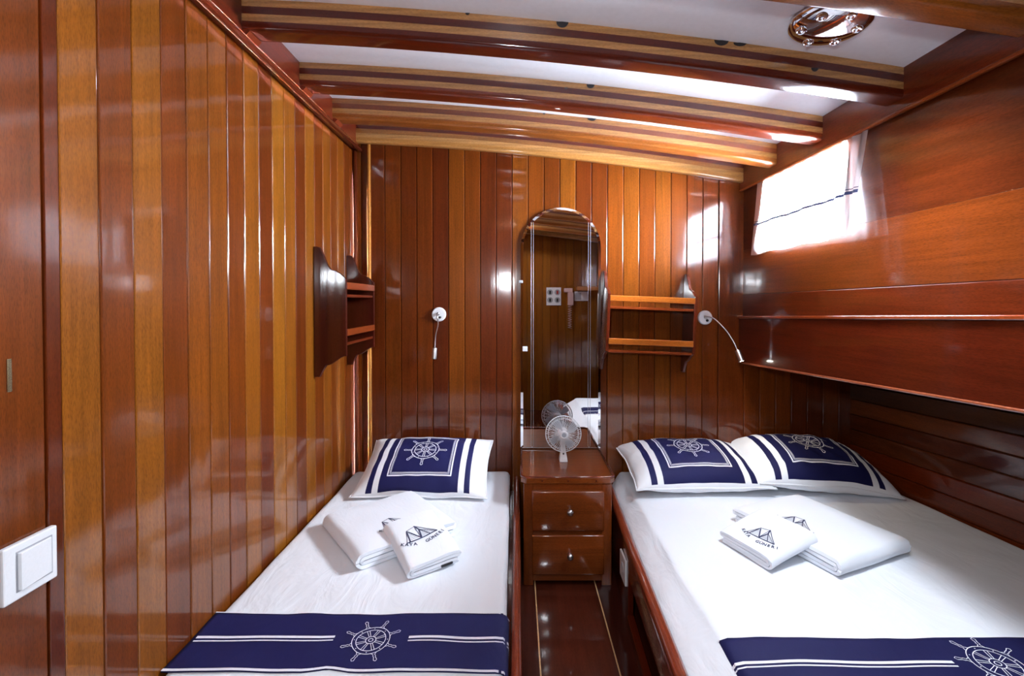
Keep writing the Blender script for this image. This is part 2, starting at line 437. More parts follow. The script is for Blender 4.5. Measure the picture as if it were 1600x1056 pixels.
def put_plank(me, parent, x, y, z, rz, col, name='plank'):
    o = bpy.data.objects.new(name, me); COL.objects.link(o); o.parent = parent
    o.location = Vector((x, y, z)) - WO[parent]; o.rotation_euler = (0, 0, rz + math.radians(random.uniform(-.7, .7)) * (name == 'plank')); o.color = (*col, 1); return o
PW = .0900
pmL = plank_mesh(PW - .0016, .845 + H)
ltones = [.85, .48, .88, .40, .62, .66, .45, .80, .30, .95, .78, .28, .82, .38, .66, .42, .62, .36, .5]
y = .929; i = 0
while y + PW <= D + .05:
    t = ltones[i % len(ltones)] + random.uniform(-.04, .04)
    yy = y + PW / 2
    if yy + PW / 2 > D:
        break
    put_plank(pmL, wl, XL + random.uniform(-.0012, .0006), yy, -H, PI / 2, tone(t)); y += PW; i += 1
if y < D - .01:
    put_plank(plank_mesh(D - y - .001, .845 + H), wl, XL, (y + D) / 2, -H, PI / 2, tone(.3))
put_plank(plank_mesh(.030, .845 + H, c=.002), wl, XL + .001, .913, -H, PI / 2, tone(.12))
put_plank(plank_mesh(.62, .845 + H, c=.003), wl, XL - .001, .896 - .31, -H, PI / 2, tone(.42), 'panel')
yy = .896 - .62 - PW / 2
while yy > YB:
    put_plank(pmL, wl, XL, yy, -H, PI / 2, tone(random.uniform(.2, .7))); yy -= PW
mk('latch_slot', bx(XL - .002, XL + .0015, .829, .837, -.165, -.105, .001), BRASS, wl, label='small brass latch slot')

# back bulkhead
wb = mk('wall_back', bx(XL - .05, 2.1, D + .014, D + .05, -H - .05, .99), DARK, kind='structure', label='back bulkhead of upright varnished planks')
PB = .0895
bt = [.18, .30, .20, .28, .06, .58, .42, .14, .12, .60, .48, .36, .66, .18, .30, .56, .64, .50, .66, .48, .30]
x = (577 - 808) / 277.0
put_plank(plank_mesh(.026, .99 + H), wb, XL + .030, D, -H, 0, tone(.55))
put_plank(plank_mesh(.020, .99 + H), wb, XL + .004, D, -H, 0, tone(.2))
put_plank(plank_mesh(.036, .99 + H), wb, XL + .063, D, -H, 0, tone(.1))
i = 0
while x < 1.10:
    ht = zc(x + PB / 2) + .01 + H
    put_plank(plank_mesh(PB - .0016, ht), wb, x + PB / 2, D + random.uniform(-.0008, .0010), -H, 0, tone(bt[i % len(bt)] + random.uniform(-.04, .04)))
    x += PB; i += 1
put_plank(plank_mesh(XR + .03 - x - .001, .86 + H), wb, (x + XR + .03) / 2, D - .004, -H, 0, tone(.2))
x = XR + .032
k = 0
while x < 1.93:
    put_plank(plank_mesh(PB - .002, 1.01), wb, x + PB / 2, D, -H, 0, tone([.30, .42, .35, .12, .1, .22, .1, .05][k % 8])); x += PB; k += 1
cp = mk('corner_bead', tube([(XL + .088, D - .005, -H), (XL + .088, D - .005, .93)], .010, 10), WZ, wb, color=(.50, .2, .04), smooth=True)
mk('corner_bead', tube([(XL + .012, D - .010, -H), (XL + .012, D - .010, .84)], .013, 10), WZ, wb, color=(.10, .016, .004), smooth=True)

# rear bulkhead (seen in the mirror)
wr = mk('wall_rear', bx(XL - .05, 2.45, YB - .05, YB - .014, -H - .05, .99), DARK, kind='structure', label='rear bulkhead of upright planks, seen in the mirror')
x = XL; k = 0
rt = [.9, 1, .9, 1, .7, .85, 1, .9, .8, 1]
while x < 2.3:
    put_plank(plank_mesh(.095 - .0016, .97 + H if x < 1.2 else .75 + H), wr, x + .0475, YB, -H, PI, tone(rt[k % 10])); x += .095; k += 1

# right side: window boards, ledge, lower panel, soffit
def board(name, parent, x0, x1, y0, y1, zb, zt, col, mat=WY, c=.003, **kw):
    b = bmesh.new(); n = 8; R_ = []
    for i in range(n + 1):
        y = y0 + (y1 - y0) * i / n
        R_.append([b.verts.new(p) for p in ((x0 + c, y, zb(y)), (x0, y, zb(y) + c), (x0, y, zt(y) - c), (x0 + c, y, zt(y)), (x1, y, zt(y)), (x1, y, zb(y)))])
    for a, d in zip(R_, R_[1:]):
        for k in range(6): b.faces.new((a[k], a[(k + 1) % 6], d[(k + 1) % 6], d[k]))
    b.faces.new(R_[0]); b.faces.new(R_[-1][::-1]); bmesh.ops.recalc_face_normals(b, faces=b.faces)
    return mk(name, b, mat, parent, color=col, **kw)
seam = lambda y: .036 + .014 * (D - y)
led = lambda y: -.087 + .035 * (D - y)
sof = lambda y: -.343 + .050 * (D - y)
XW = 1.272
WY0, WY1, WZ0, WZ1 = 1.77, 2.36, .285, .60
wrt = mk('wall_right', bx(XW + .055, XW + .06, YB, D + .03, -.10, .262), DARK, kind='structure', label='right cabin side of broad horizontal varnished boards')
RC = (.14, .02, .004)
board('plank', wrt, XW, XW + .02, YB, D, seam, lambda y: WZ0 - .0004, (.125, .024, .0035), c=.0006)
board('plank', wrt, XW + .0005, XW + .02, YB, WY0, lambda y: WZ0, lambda y: .64, (.070, .0115, .002), c=.0006)
board('plank', wrt, XW + .0005, XW + .02, WY1, D, lambda y: WZ0, lambda y: .64, (.07, .010, .002), c=.0006)
board('plank', wrt, XW, XW + .02, WY0, WY1, lambda y: WZ1, lambda y: .64, RC)
board('plank', wrt, XW - .001, XW + .02, YB, D, lambda y: led(y) - .005, lambda y: seam(y) - .0015, (.095, .014, .003))
board('ledge', wrt, XR - .012, XW + .02, YB, D, lambda y: led(y) - .012, lambda y: led(y) + .001, (.22, .035, .006))
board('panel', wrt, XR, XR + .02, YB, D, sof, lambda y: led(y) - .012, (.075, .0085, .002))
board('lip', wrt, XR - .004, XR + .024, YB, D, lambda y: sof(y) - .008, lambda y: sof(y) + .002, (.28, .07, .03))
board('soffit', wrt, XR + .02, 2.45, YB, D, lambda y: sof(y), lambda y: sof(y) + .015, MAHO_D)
# hull planking beside the berth
wh = mk('wall_hull', prism([(1.93, D + .03), (2.03, D + .03), (2.35, YB), (2.25, YB)], 2, -H, -.2), DARK, kind='structure', label='hull side planking beside the double berth')
hullx = lambda y: 1.885 + .105 * (D - y)
z = -.30; k = 0
hc = [(.07, .009, .003), (.08, .013, .004), (.06, .020, .006), (.115, .027, .006), (.08, .016, .004), (.10, .022, .005), (.14, .020, .004), (.12, .018, .003), (.15, .024, .004)]
while z > -1.2:
    b = bmesh.new(); R_ = []
    for i in range(9):
        y = YB + (D - YB) * i / 8; sh = .055 * (D - y) * .6; x0 = hullx(y); c = .004
        R_.append([b.verts.new(p) for p in ((x0 + c, y, z - .083 + sh), (x0, y, z - .083 + c + sh), (x0, y, z - c + sh), (x0 + c, y, z + sh), (x0 + .02, y, z + sh), (x0 + .02, y, z - .083 + sh))])
    for a, d in zip(R_, R_[1:]):
        for q in range(6): b.faces.new((a[q], a[(q + 1) % 6], d[(q + 1) % 6], d[q]))
    b.faces.new(R_[0]); b.faces.new(R_[-1][::-1]); bmesh.ops.recalc_face_normals(b, faces=b.faces)
    mk('strake', b, WY, wh, color=hc[k % len(hc)]); z -= .085; k += 1

# window behind the curtain
win = mk('window_1', bx(XW + .02, XW + .045, WY0 - .03, WY0, WZ0 - .03, WZ1 + .04, .002), WZ, kind='structure', color=(.2, .035, .01), label='small side window glaring with daylight')
for a in ((WY1, WY1 + .03, WZ0 - .03, WZ1 + .04), (WY0, WY1, WZ0 - .03, WZ0), (WY0, WY1, WZ1, WZ1 + .04)):
    mk('window_frame', bx(XW + .02, XW + .045, a[0], a[1], a[2], a[3], .002), WY, win, color=(.2, .035, .01))
mk('pane', bx(XW + .03, XW + .034, WY0, WY1, WZ0, WZ1), GLASS, win)
# outer skin of the coachroof side, closing the wall round the window
mk('wall_outer', bx(1.333, 1.345, YB, D + .03, .262, WZ0 - .005), DARK, wrt)

# floor: dark varnished boards with pale inlaid lines
fl = mk('floor', bx(XL - .05, 2.5, YB - .05, D + .05, -H - .05, -H - .014), DARK, kind='structure', label='dark red varnished cabin sole')
FC = (.042, .006, .003)
for x0, x1, c in ((XL, .0825, FC), (.0875, .369, (.052, .009, .004)), (.374, 2.2, FC)):
    mk('floor_board', bx(x0, x1, YB, D, -H - .014, -H, .0008), WY, fl, color=c)
for x0, x1 in ((.0825, .0875), (.369, .374)):
    mk('inlay_strip', bx(x0, x1, YB, D, -H - .014, -H + .0003), WY, fl, color=(.62, .36, .17))

# ------------------------------------------------------------------ beds
def bump_noise(x, y, amp, s): return amp * (ns(x, y, 3.1, s) + .5 * ns(x, y, 7.7, s * 2.3))
ZT = -.957
def rail(pts, r=.017): return tube(pts, r, 10)
# single berth, left
bf = thing('sleeping_berth', (-.46, 1.5, -H), 'dark mahogany side of the single bed on the left', 'berth')
mk('side_panel', bx(-.012, .010, .45, D - .005, -H, -1.01, .004), WY, bf, color=MAHO)
auto(mk('rail', rail([(-.002, .45, -1.005), (-.002, 1.6, -1.004), (-.002, D - .006, -1.005)], .016), WY, bf, color=(.2, .035, .012)), 60)
mk('slat_base', bx(XL + .004, -.014, .45, D - .005, -1.10, -1.075), WX, bf, color=MAHO)
mk('foot_panel', bx(XL + .004, -.014, .43, .45, -H, -1.03, .003), WX, bf, color=MAHO)
def dl(p):
    q = p.copy()
    if p.z > -1.02:
        k = min(1, (p.z + 1.02) / .05)
        q.z += k * (bump_noise(p.x, p.y, .0035, 5) + .0022 * math.sin(18 * p.x + 9 * p.y + 2 * ns(p.x, p.y, 0, 3)) * max(0, ns(p.x, p.y, 9, 3)) * 2)
    if p.x > -.1: q.x += .004 * ns(p.y * 7, p.z * 4, 2) + (.0 + .012 * (D - p.y) / 2)
    return q
mat_l = mk('mattress', soft_box(XL + .006, -.040, .46, D - .008, -1.072, ZT, .028, 60, 130, 6, dl), SHEET, smooth=True, label='mattress of the narrow left bed under a smooth white fitted sheet', cat='mattress')
# double berth, right
XB = lambda y: .540 - .050 * (D - y)      # inner side of the double berth
bg_ = thing('sleeping_berth', (1.2, 1.6, -H), 'dark mahogany side of the wide right bed with an open locker under its rail', 'berth')
def yprism(xo0, xo1, y0, y1, z0, z1):
    b = bmesh.new(); r = bmesh.ops.create_cube(b, size=1)
    for v in b.verts:
        y = y0 if v.co.y < 0 else y1
        v.co = Vector((XB(y) + (xo0 if v.co.x < 0 else xo1), y, z0 if v.co.z < 0 else z1))
    bmesh.ops.bevel(b, geom=b.edges[:], offset=.003, segments=1, affect='EDGES'); return b
mk('side_panel', yprism(-.045, -.022, 1.89, D - .005, -H, -1.035), WY, bg_, color=MAHO)
mk('side_rail', yprism(-.046, -.020, .55, 1.89, -1.14, -1.035), WY, bg_, color=(.15, .022, .009))
mk('plinth', yprism(-.050, -.020, .55, 1.89, -H, -1.300), WY, bg_, color=MAHO)
mk('locker_back', yprism(.25, .27, .55, 1.95, -H, -1.09), WY, bg_, color=MAHO_D)
mk('end_panel', yprism(-.045, -.022, .55, .95, -1.295, -1.14), WY, bg_, color=MAHO)
auto(mk('rail', tube([(XB(y) - .028, y, -1.02 + .008 * math.sin(y * 2.2)) for y in [.55 + i * .1 for i in range(21)]], .020, 10), WY, bg_, color=(.20, .034, .012)), 60)
mk('slat_base', bx(.52, 1.88, .56, D - .005, -1.10, -1.08), WX, bg_, color=MAHO)
def dr(p):
    q = p.copy()
    f = (p.x - .5) / 1.4                       # 0 inner .. 1 hull
    q.x = (XB(p.y) + .010) * (1 - f) + (hullx(p.y) - .006) * f
    if p.z > -1.03:
        k = min(1, (p.z + 1.03) / .05)
        wr_ = max(0, ns(p.x, p.y, 4, 1.7) + .15 + .5 * max(0, f - .5))
        q.z += k * (bump_noise(p.x, p.y, .004, 5) + .006 * wr_ * math.sin(26 * (p.x * .5 + p.y) + 5 * ns(p.x, p.y, 0, 3)) * (.25 + max(0, f - .45)))
    if f < .35 and p.z > -1.05: q.x += (.562 - XB(p.y) - .010) * min(1, (p.z + 1.05) / .08) * (1 - f / .35)
    if f < .1:
        q.x += .010 * ns(p.y * 6, p.z * 9, 2) - .022 * max(0, min(1, (-.975 - p.z) / .05)) + .004 * math.sin(p.y * 40 + p.z * 30) * max(0, ns(p.y * 3, 0, 5))
    return q
mat_r = mk('mattress', soft_box(.5, 1.9, .62, D - .008, -1.075, ZT, .028, 90, 120, 8, dr), SHEET, smooth=True, label='mattress of the wide right bed under a creased white sheet', cat='mattress')
# the nightstand stands between both: built below

# ------------------------------------------------------------------ runners
def ztop_l(x, y): return dl(Vector((x, y, ZT))).z
def ztop_r(x, y):
    f = (x - .562) / (hullx(y) - .006 - .562); xx = .5 + 1.4 * f
    return dr(Vector((xx, y, ZT))).z
def runner(name, xa, xb, yfar, ynear, ztop, edge_in, label, wave, wx, wy, wr_, rot, gap, stripes, side, S0=-.055):
    """navy band laid over the mattress, hanging over the aisle edge"""
    NX, NY = 70, 16; drop = .045
    Lx = abs(xb - xa) + drop
    def smap(s, t, up=.004):
        # s from the aisle edge (negative = hanging) inwards, t 0 near .. 1 far
        y = ynear + (yfar - ynear) * t
        y += wave(s, t)
        e = edge_in(y)
        lift = up + .0015 * ns(s * 9, y * 9, 1)
        if s >= .02: X = e + side * s; return Vector((X, y, ztop(X, y) + lift))
        r = .024; a = min(PI / 2, (.02 - s) / r)
        zt = ztop(e + side * .03, y)
        X = e + side * .02 - side * (r + lift) * math.sin(a); Zz = zt - r + (r + lift) * math.cos(a)
        if (.02 - s) > r * PI / 2: Zz -= (.02 - s) - r * PI / 2
        return Vector((X, y, Zz))
    S1 = abs(xb - xa)
    b = bmesh.new(); G = [[b.verts.new(smap(S0 + (S1 - S0) * i / NX, j / NY)) for j in range(NY + 1)] for i in range(NX + 1)]
    G2 = [[b.verts.new(smap(S0 + (S1 - S0) * i / NX, j / NY, .0005)) for j in range(NY + 1)] for i in range(NX + 1)]
    for i in range(NX):
        for j in range(NY):
            b.faces.new((G[i][j], G[i + 1][j], G[i + 1][j + 1], G[i][j + 1])); b.faces.new((G2[i][j], G2[i][j + 1], G2[i + 1][j + 1], G2[i + 1][j]))
        b.faces.new((G[i][0], G2[i][0], G2[i + 1][0], G[i + 1][0])); b.faces.new((G[i][NY], G[i + 1][NY], G2[i + 1][NY], G2[i][NY]))
    for j in range(NY):
        b.faces.new((G[0][j], G[0][j + 1], G2[0][j + 1], G2[0][j])); b.faces.new((G[NX][j], G2[NX][j], G2[NX][j + 1], G[NX][j + 1]))
    bmesh.ops.recalc_face_normals(b, faces=b.faces)
    o = mk(name, b, NAVY, label=label, cat='bed runner', smooth=True)
    Wd = yfar - ynear
    f2 = lambda s, tt: smap(s, tt / Wd, .0052)
    ls = []
    sw = abs(wx - edge_in(wy))
    tw = (wy - ynear)
    ts = stripes
    for (d0, wdt) in ((.0075, .009), (-.0065, .0045)):
        ls.append(([(S0 + .003, ts + d0), (sw - gap, ts + d0)], wdt)); ls.append(([(sw + gap, ts + d0), (S1 - .01, ts + d0)], wdt))
    ls.append(([(S0, Wd - .002), (S1, Wd - .002)], .004)); ls.append(([(S0, .004), (S1, .004)], .008))
    mk('stripe', strokes(ls, f2, .02), PRINTW, o)
    mk('wheel_print', strokes(wheel_lines(sw, tw, wr_, .0020, rot), f2, .005), PRINTW, o)
    return o
runner('bed_runner', -.014, -.90, 1.395, 1.172, ztop_l, lambda y: -.040 + .012 * (D - y) / 2 , 'navy runner with a white ship wheel across the narrow left bed',
       lambda s, t: .006 * ns(s * 5, 0, 1) + .012 * (1 - t) * max(0, 1 - abs(s - .46) / .06) - .005 * t * max(0, 1 - abs(s - .42) / .15),
       -.411, 1.283, .052, .35, .105, .112, -1)
runner('bed_runner', .5, 1.93, 1.294, 1.045, ztop_r, lambda y: .572, 'navy runner with a white ship wheel across the foot of the wide right bed',
       lambda s, t: .004 * ns(s * 4, 0, 6) - .012 * max(0, .1 - s), 1.262, 1.195, .060, .55, .11, .150, 1, -.018)

# ------------------------------------------------------------------ pillows
def make_pillow(label, loc, yaw, tilt, Wd=.66, Dp=.44, T=.13, seed=0, roll=0.0, droop=0.0):
    bands = [(0, .11, 0), (.11, .155, 1), (.155, .20, 0), (.20, .785, 1), (.785, .83, 0), (.83, .872, 1), (.872, 1, 0)]
    us = []
    for a, c, m_ in bands:
        n = max(2, int((c - a) * 60)); us += [(a + (c - a) * k / n, m_) for k in range(n)]
    us.append((1, 0)); NV = 30
    def surf(u, v, side):
        """u, v in -1..1"""
        # puffy body with pinched ears
        x = Wd / 2 * u * (1 - .055 * (1 - v * v) * abs(u) ** 3); y = Dp / 2 * v * (1 - .06 * (1 - u * u) * abs(v) ** 3)
        h = max(0, (1 - abs(u) ** 2.6)) ** .55 * max(0, (1 - abs(v) ** 2.4)) ** .55
        edge = 1 - h
        wr_ = (.006 * ns(u * 3 + seed, v * 3, 1, 1.3) + .010 * edge * math.sin(14 * u + 6 * ns(u, v, seed, 2)) * (1 - v * v) * max(0, ns(u * 2, v, seed + 4, 1)))
        wr_ += .012 * h * max(0, ns(u * 1.4 + seed, v * 4, 8)) * math.sin(22 * (u + .4 * v) + seed) * (seed > 1)
        z = (T * .62 * h if side > 0 else -T * .42 * h) + (wr_ * min(1, h * 3))
        z += -droop * max(0, u) ** 2 + .012 * ns(u * 2, v * 2, seed) * (1 - h)
        return Vector((x, y, z))
    t = thing('pillow', (0, 0, 0), label, 'pillow')
    b = bmesh.new(); rows = {}
    for s in (1, -1):
        for i, (u, _) in enumerate(us):
            for j in range(NV + 1):
                border = i in (0, len(us) - 1) or j in (0, NV)
                if border and s == -1: rows[(s, i, j)] = rows[(1, i, j)]
                else:
                    v = math.sin((j / NV * 2 - 1) * PI / 2) * .6 + (j / NV * 2 - 1) * .4
                    rows[(s, i, j)] = b.verts.new(surf(u * 2 - 1, v, s))
    for s in (1, -1):
        for i in range(len(us) - 1):
            for j in range(NV):
                vv = math.sin((j / NV * 2 - 1) * PI / 2) * .6 + (j / NV * 2 - 1) * .4
                q = [rows[(s, i, j)], rows[(s, i + 1, j)], rows[(s, i + 1, j + 1)], rows[(s, i, j + 1)]]
                if s < 0: q.reverse()
                f = b.faces.new(q); f.material_index = us[i][1] if s > 0 and vv > -.975 else 0
    c = mk('pillowcase', b, [WHITEP, NAVY], t, origin=(0, 0, 0), smooth=True)
    # white flange all round
    ring = [surf(math.cos(a) if False else 0, 0, 1)] and []
    rim = []
    for i in range(0, 41): rim.append(surf(-1 + 2 * i / 40, -1, 1))
    for i in range(1, 31): rim.append(surf(1, -1 + 2 * i / 30, 1))
    for i in range(1, 41): rim.append(surf(1 - 2 * i / 40, 1, 1))
    for i in range(1, 30): rim.append(surf(-1, 1 - 2 * i / 30, 1))
    mk('piping', tube(rim, .0042, 6, closed=True), WHITEP, t, origin=(0, 0, 0), smooth=True)
    def pm(s, tt):
        u = s / (Wd / 2); v = tt / (Dp / 2); e = .01
        p = surf(u, v, 1); n = (surf(u + e, v, 1) - p).cross(surf(u, v + e, 1) - p).normalized(); return p + n * .0016
    hx, hy = .155, .148; cx = -.006
    fr = []
    for ins, wdt in ((0, .007), (.010, .0028), (.015, .0018)):
        a, d = hx - ins, hy - ins; fr.append(([(cx - a, -d), (cx + a, -d), (cx + a, d), (cx - a, d), (cx - a, -d)], wdt))
    mk('frame_print', strokes(fr, pm, .008), PRINTW, t, origin=(0, 0, 0))
    mk('wheel_print', strokes(wheel_lines(cx, .02, .070, .0034, PI / 8 * (0 if seed < 2 else .6)), pm, .005), PRINTW, t, origin=(0, 0, 0))
    t.rotation_euler = (math.radians(tilt), roll, math.radians(yaw)); t.location = Vector(loc) + Vector((0, 0, H))
    return t
make_pillow('navy and white ship wheel pillow at the head of the narrow left bed', (-.47, 2.395, -.866), -1, 20, T=.15)
make_pillow('flatter navy and white ship wheel pillow next to the nightstand, on the wide bed', (.905, 2.415, -.868), 1.5, 10, Wd=.68, T=.175, seed=1)
make_pillow('puffed navy and white ship wheel pillow in the dark hull corner of the wide bed', (1.525, 2.410, -.858), -3, 11, Wd=.68, T=.20, seed=2.3, roll=.04, droop=.03)

# ------------------------------------------------------------------ towels
def make_towel(label, loc, rot, Lf, Wf, t=.0125, gap=.0022, tilt=(0, 0), prints=(), tagpos=None, seed=0.0):
    root = thing('towel', (0, 0, 0), label, 'folded towel')
    # four layers: 1-4 joined by the outer fold, 2-3 by the inner fold at -s; 1-2 joined at +s
    z4 = t / 2; z3 = z4 + t + gap; z2 = z3 + t + gap * 2.2; z1 = z2 + t + gap
    path = []
    hs = Lf / 2
    ro = (z1 - z4) / 2; ri = (z2 - z3) / 2; rr = (z1 - z2) / 2
    path += [(hs - .006 - x * (Lf - .006 - ro) / 14, z4) for x in range(14)]
    path += [(-hs + ro - ro * math.sin(a), (z1 + z4) / 2 - ro * math.cos(a)) for a in [PI * k / 12 for k in range(13)]]
    path += [(-hs + ro + (Lf - ro - rr) * k / 14, z1) for k in range(1, 14)]
    path += [(hs - rr + rr * math.sin(a), (z1 + z2) / 2 + rr * math.cos(a)) for a in [PI * k / 8 for k in range(9)]]
    x2 = -hs + ro
    path += [(hs - rr - (hs - rr - x2) * k / 14, z2) for k in range(1, 14)]
    path += [(x2 - ri * math.sin(a), (z2 + z3) / 2 + ri * math.cos(a)) for a in [PI * k / 6 for k in range(7)]]
    path += [(x2 + (hs - .01 - x2) * k / 14, z3) for k in range(1, 15)]
    ht = z1 + t / 2
    def deform(s, w_, z):
        k = z / ht; e = max(0, 1 - (Wf / 2 - abs(w_)) / .05)
        zz = z + k * (.004 * ns(s * 7, w_ * 7, seed) + .003 - .005 * e - .004 * max(0, 1 - (hs - abs(s)) / .04))
        ww = w_ * (1 + .012 * math.sin(z * 420 + seed)) + .005 * ns(s * 8, z * 60, seed + 2); ss = s + .004 * ns(w_ * 6, z * 50, seed + 5)
        return Vector((ss, ww, max(.0005, zz)))
    b = bmesh.new(); NW = 16; prof = []
    n = len(path); nor = []
    for i in range(n):
        a = path[max(i - 1, 0)]; c = path[min(i + 1, n - 1)]; d = Vector((c[0] - a[0], c[1] - a[1])).normalized(); nor.append(Vector((-d.y, d.x)))
    th = t * .96 / 2
    prof = [Vector(p) + nn * th for p, nn in zip(path, nor)] + [Vector(p) - nn * th for p, nn in reversed(list(zip(path, nor)))]
    R_ = []
    for j in range(NW + 1):
        w_ = -Wf / 2 + Wf * j / NW
        R_.append([b.verts.new(deform(p.x, w_, p.y)) for p in prof])
    m_ = len(prof)
    for a, c in zip(R_, R_[1:]):
        for k in range(m_): b.faces.new((a[k], a[(k + 1) % m_], c[(k + 1) % m_], c[k]))
    for R0, w_ in ((R_[0], 1), (R_[-1], -1)):
        for i in range(n - 1): b.faces.new((R0[i], R0[i + 1], R0[m_ - 2 - i], R0[m_ - 1 - i]))
    bmesh.ops.recalc_face_normals(b, faces=b.faces)
    o = mk('cloth', b, TERRY, root, origin=(0, 0, 0)); auto(o, 50)
    pm = lambda s, w_: deform(s, w_, ht) + Vector((0, 0, .0009))
    for (px, py, k, rt_) in prints:
        mk('boat_print', strokes(boat_lines(px, py, k, k * .05, rt_), pm, .01), PRINTB, root, origin=(0, 0, 0))
        items = []; R0 = k * 2.6
        for q, ch in enumerate('KAYA  GÜNERI'):
            a = -2.13 + .102 * q; aa = a
            lx = R0 * math.cos(aa) + .08 * k; ly = R0 * math.sin(aa) + k * 1.62
            c, s_ = math.cos(rt_), math.sin(rt_)
            if ch != ' ': items.append((ch, px + lx * c - ly * s_, py + lx * s_ + ly * c, k * .33, a + PI / 2 + rt_))
        mk('lettering', letters(items, pm), PRINTB, root, origin=(0, 0, 0), kind='stuff')
    if tagpos:
        s, w_, z = tagpos; mk('label_tag', bx(s - .022, s + .022, w_ - .004, w_ + .004, z - .004, z + .004, .001), BLACKC, root, origin=(0, 0, 0), label='small black sewn label')
    root.location = Vector(loc) + Vector((0, 0, H)); root.rotation_euler = (math.radians(tilt[0]), math.radians(tilt[1]), math.radians(rot))
    return root
make_towel('large folded white towel under the small one on the narrow left bed', (-.530, 1.890, -.953), 39, .40, .39, seed=1, prints=[(.0, -.055, .062, .1)])
make_towel('small folded white towel with boat print on top, on the narrow left bed', (-.362, 1.722, -.927), 33, .195, .265, t=.0105, tilt=(11, -2), seed=3,
           prints=[(-.005, .012, .060, .02)], tagpos=(.045, -.134, .010))
make_towel('large folded white towel under the small one on the wide right bed', (1.205, 1.850, -.952), 112, .45, .39, seed=5, prints=[(.02, .075, .060, PI)], tagpos=(.12, .197, .010))
make_towel('small folded white towel with boat print on top, on the wide right bed', (.962, 1.755, -.929), 112, .225, .235, t=.0105, tilt=(-12, 0), seed=8,
           prints=[(-.015, .03, .055, PI)])

# ------------------------------------------------------------------ nightstand
nx0, nx1, nyf = .018, .462, 2.157
cx = (nx0 + nx1) / 2
nt = thing('nightstand', (cx, 2.38, -H), 'mahogany nightstand with two drawers between the beds', 'nightstand')
pts = [(nx0, D - .006), (nx0, nyf + .022), (nx0 + .022, nyf), (nx1 - .022, nyf), (nx1, nyf + .022), (nx1, D - .006)]
mk('top', prism(pts, 2, -.862, -.836, .004, 2), WX, nt, color=(.20, .045, .007))
# fiddle rail round the front and right edges
fid = tube([(nx0 + .004, D - .02, -.832), (nx0 + .004, nyf + .024, -.832), (nx0 + .024, nyf + .004, -.832), (nx1 - .024, nyf + .004, -.832), (nx1 - .004, nyf + .024, -.832), (nx1 - .004, D - .02, -.832)], .0065, 8)
mk('fiddle_rail', fid, WX, nt, color=(.13, .018, .003), smooth=True)
mk('front_trim', bx(nx0 + .024, nx1 - .024, nyf - .003, nyf + .004, -.860, -.832, .002), WX, nt, color=(.20, .045, .007))
for x in (nx0 + .10, cx, nx1 - .09):
    mk('plug', xf(lathe([(0, 0), (.0045, 0), (.0045, .002)], 10), Matrix.Translation((x, nyf - .0035, -.846)) @ Matrix.Rotation(PI / 2, 4, 'X')), WZ, nt, color=(.10, .015, .006))
bx0, bx1, byf = nx0 + .012, nx1 - .016, nyf + .014
zb = -1.312
mk('side_panel', bx(bx0, bx0 + .02, byf, D - .006, -H, -.862, .002), WZ, nt, color=REDB)
mk('side_panel', bx(bx1 - .02, bx1, byf, D - .006, -H, -.862, .002), WZ, nt, color=REDB)
mk('back_panel', bx(bx0 + .02, bx1 - .02, D - .03, D - .008, -1.30, -.862), WX, nt, color=MAHO_D)
C = (.175, .037, .006)
mk('stile', bx(bx0, bx0 + .046, byf - .012, byf + .012, -H, -.862, .0025), WZ, nt, color=C)
mk('stile', bx(bx1 - .046, bx1, byf - .012, byf + .012, -H, -.862, .0025), WZ, nt, color=C)
mk('cross_rail', bx(bx0 + .046, bx1 - .046, byf - .011, byf + .012, -.900, -.862, .001), WX, nt, color=C)
mk('cross_rail', bx(bx0 + .046, bx1 - .046, byf - .011, byf + .012, -1.115, -1.065, .001), WX, nt, color=C)
mk('cross_rail', bx(bx0 + .046, bx1 - .046, byf - .011, byf + .012, -1.322, -1.272, .001), WX, nt, color=C)
for za, zb_ in ((-1.078, -.892), (-1.285, -1.098)):
    b = bx(bx0 + .040, bx1 - .038, byf - .030, byf + .25, za, zb_, .006, 3)
    d = mk('drawer', b, WX, nt, color=(.17, .036, .006)); auto(d, 30)
    kx = cx + .006; kz = (za + zb_) / 2 + .006
    kb = xf(lathe([(.009, 0), (.008, .006), (.006, .012), (.012, .019), (.0155, .026), (.012, .035), (0, .039)], 20), Matrix.Translation((kx, byf - .029, kz)) @ Matrix.Rotation(PI / 2, 4, 'X'))
    mk('knob', kb, STEEL, d, smooth=True, label='small round metal knob')

# ------------------------------------------------------------------ mirror
mx0, mx1, mzb, mzt = .020, .470, -.83, .522
mr_ = (mx1 - mx0) / 2; mcx = (mx0 + mx1) / 2; mcz = mzt - mr_
mt = thing('arched_mirror', (mcx, D - .010, mzb), 'tall arch-topped mirror of three strips above the nightstand', 'mirror')
def arch(inset, n=32):
    r = mr_ - inset; p = [(mx0 + inset, mzb + inset * .3)]
    p += [(mcx - r * math.cos(PI * k / n), mcz + r * math.sin(PI * k / n)) for k in range(n + 1)]
    p += [(mx1 - inset, mzb + inset * .3)]
    return p
mk('mirror_backing', prism(arch(0), 1, D - .012, D - .006), GLINE, mt)
b = bmesh.new(); o1 = arch(0); o2 = arch(.014)
va = [b.verts.new((x, D - .0125, z)) for x, z in o1]; vb = [b.verts.new((x, D - .0150, z)) for x, z in o2]
for i in range(len(va) - 1): b.faces.new((va[i], va[i + 1], vb[i + 1], vb[i]))
bmesh.ops.recalc_face_normals(b, faces=b.faces)
mk('bevelled_rim', b, MIRROR, mt)
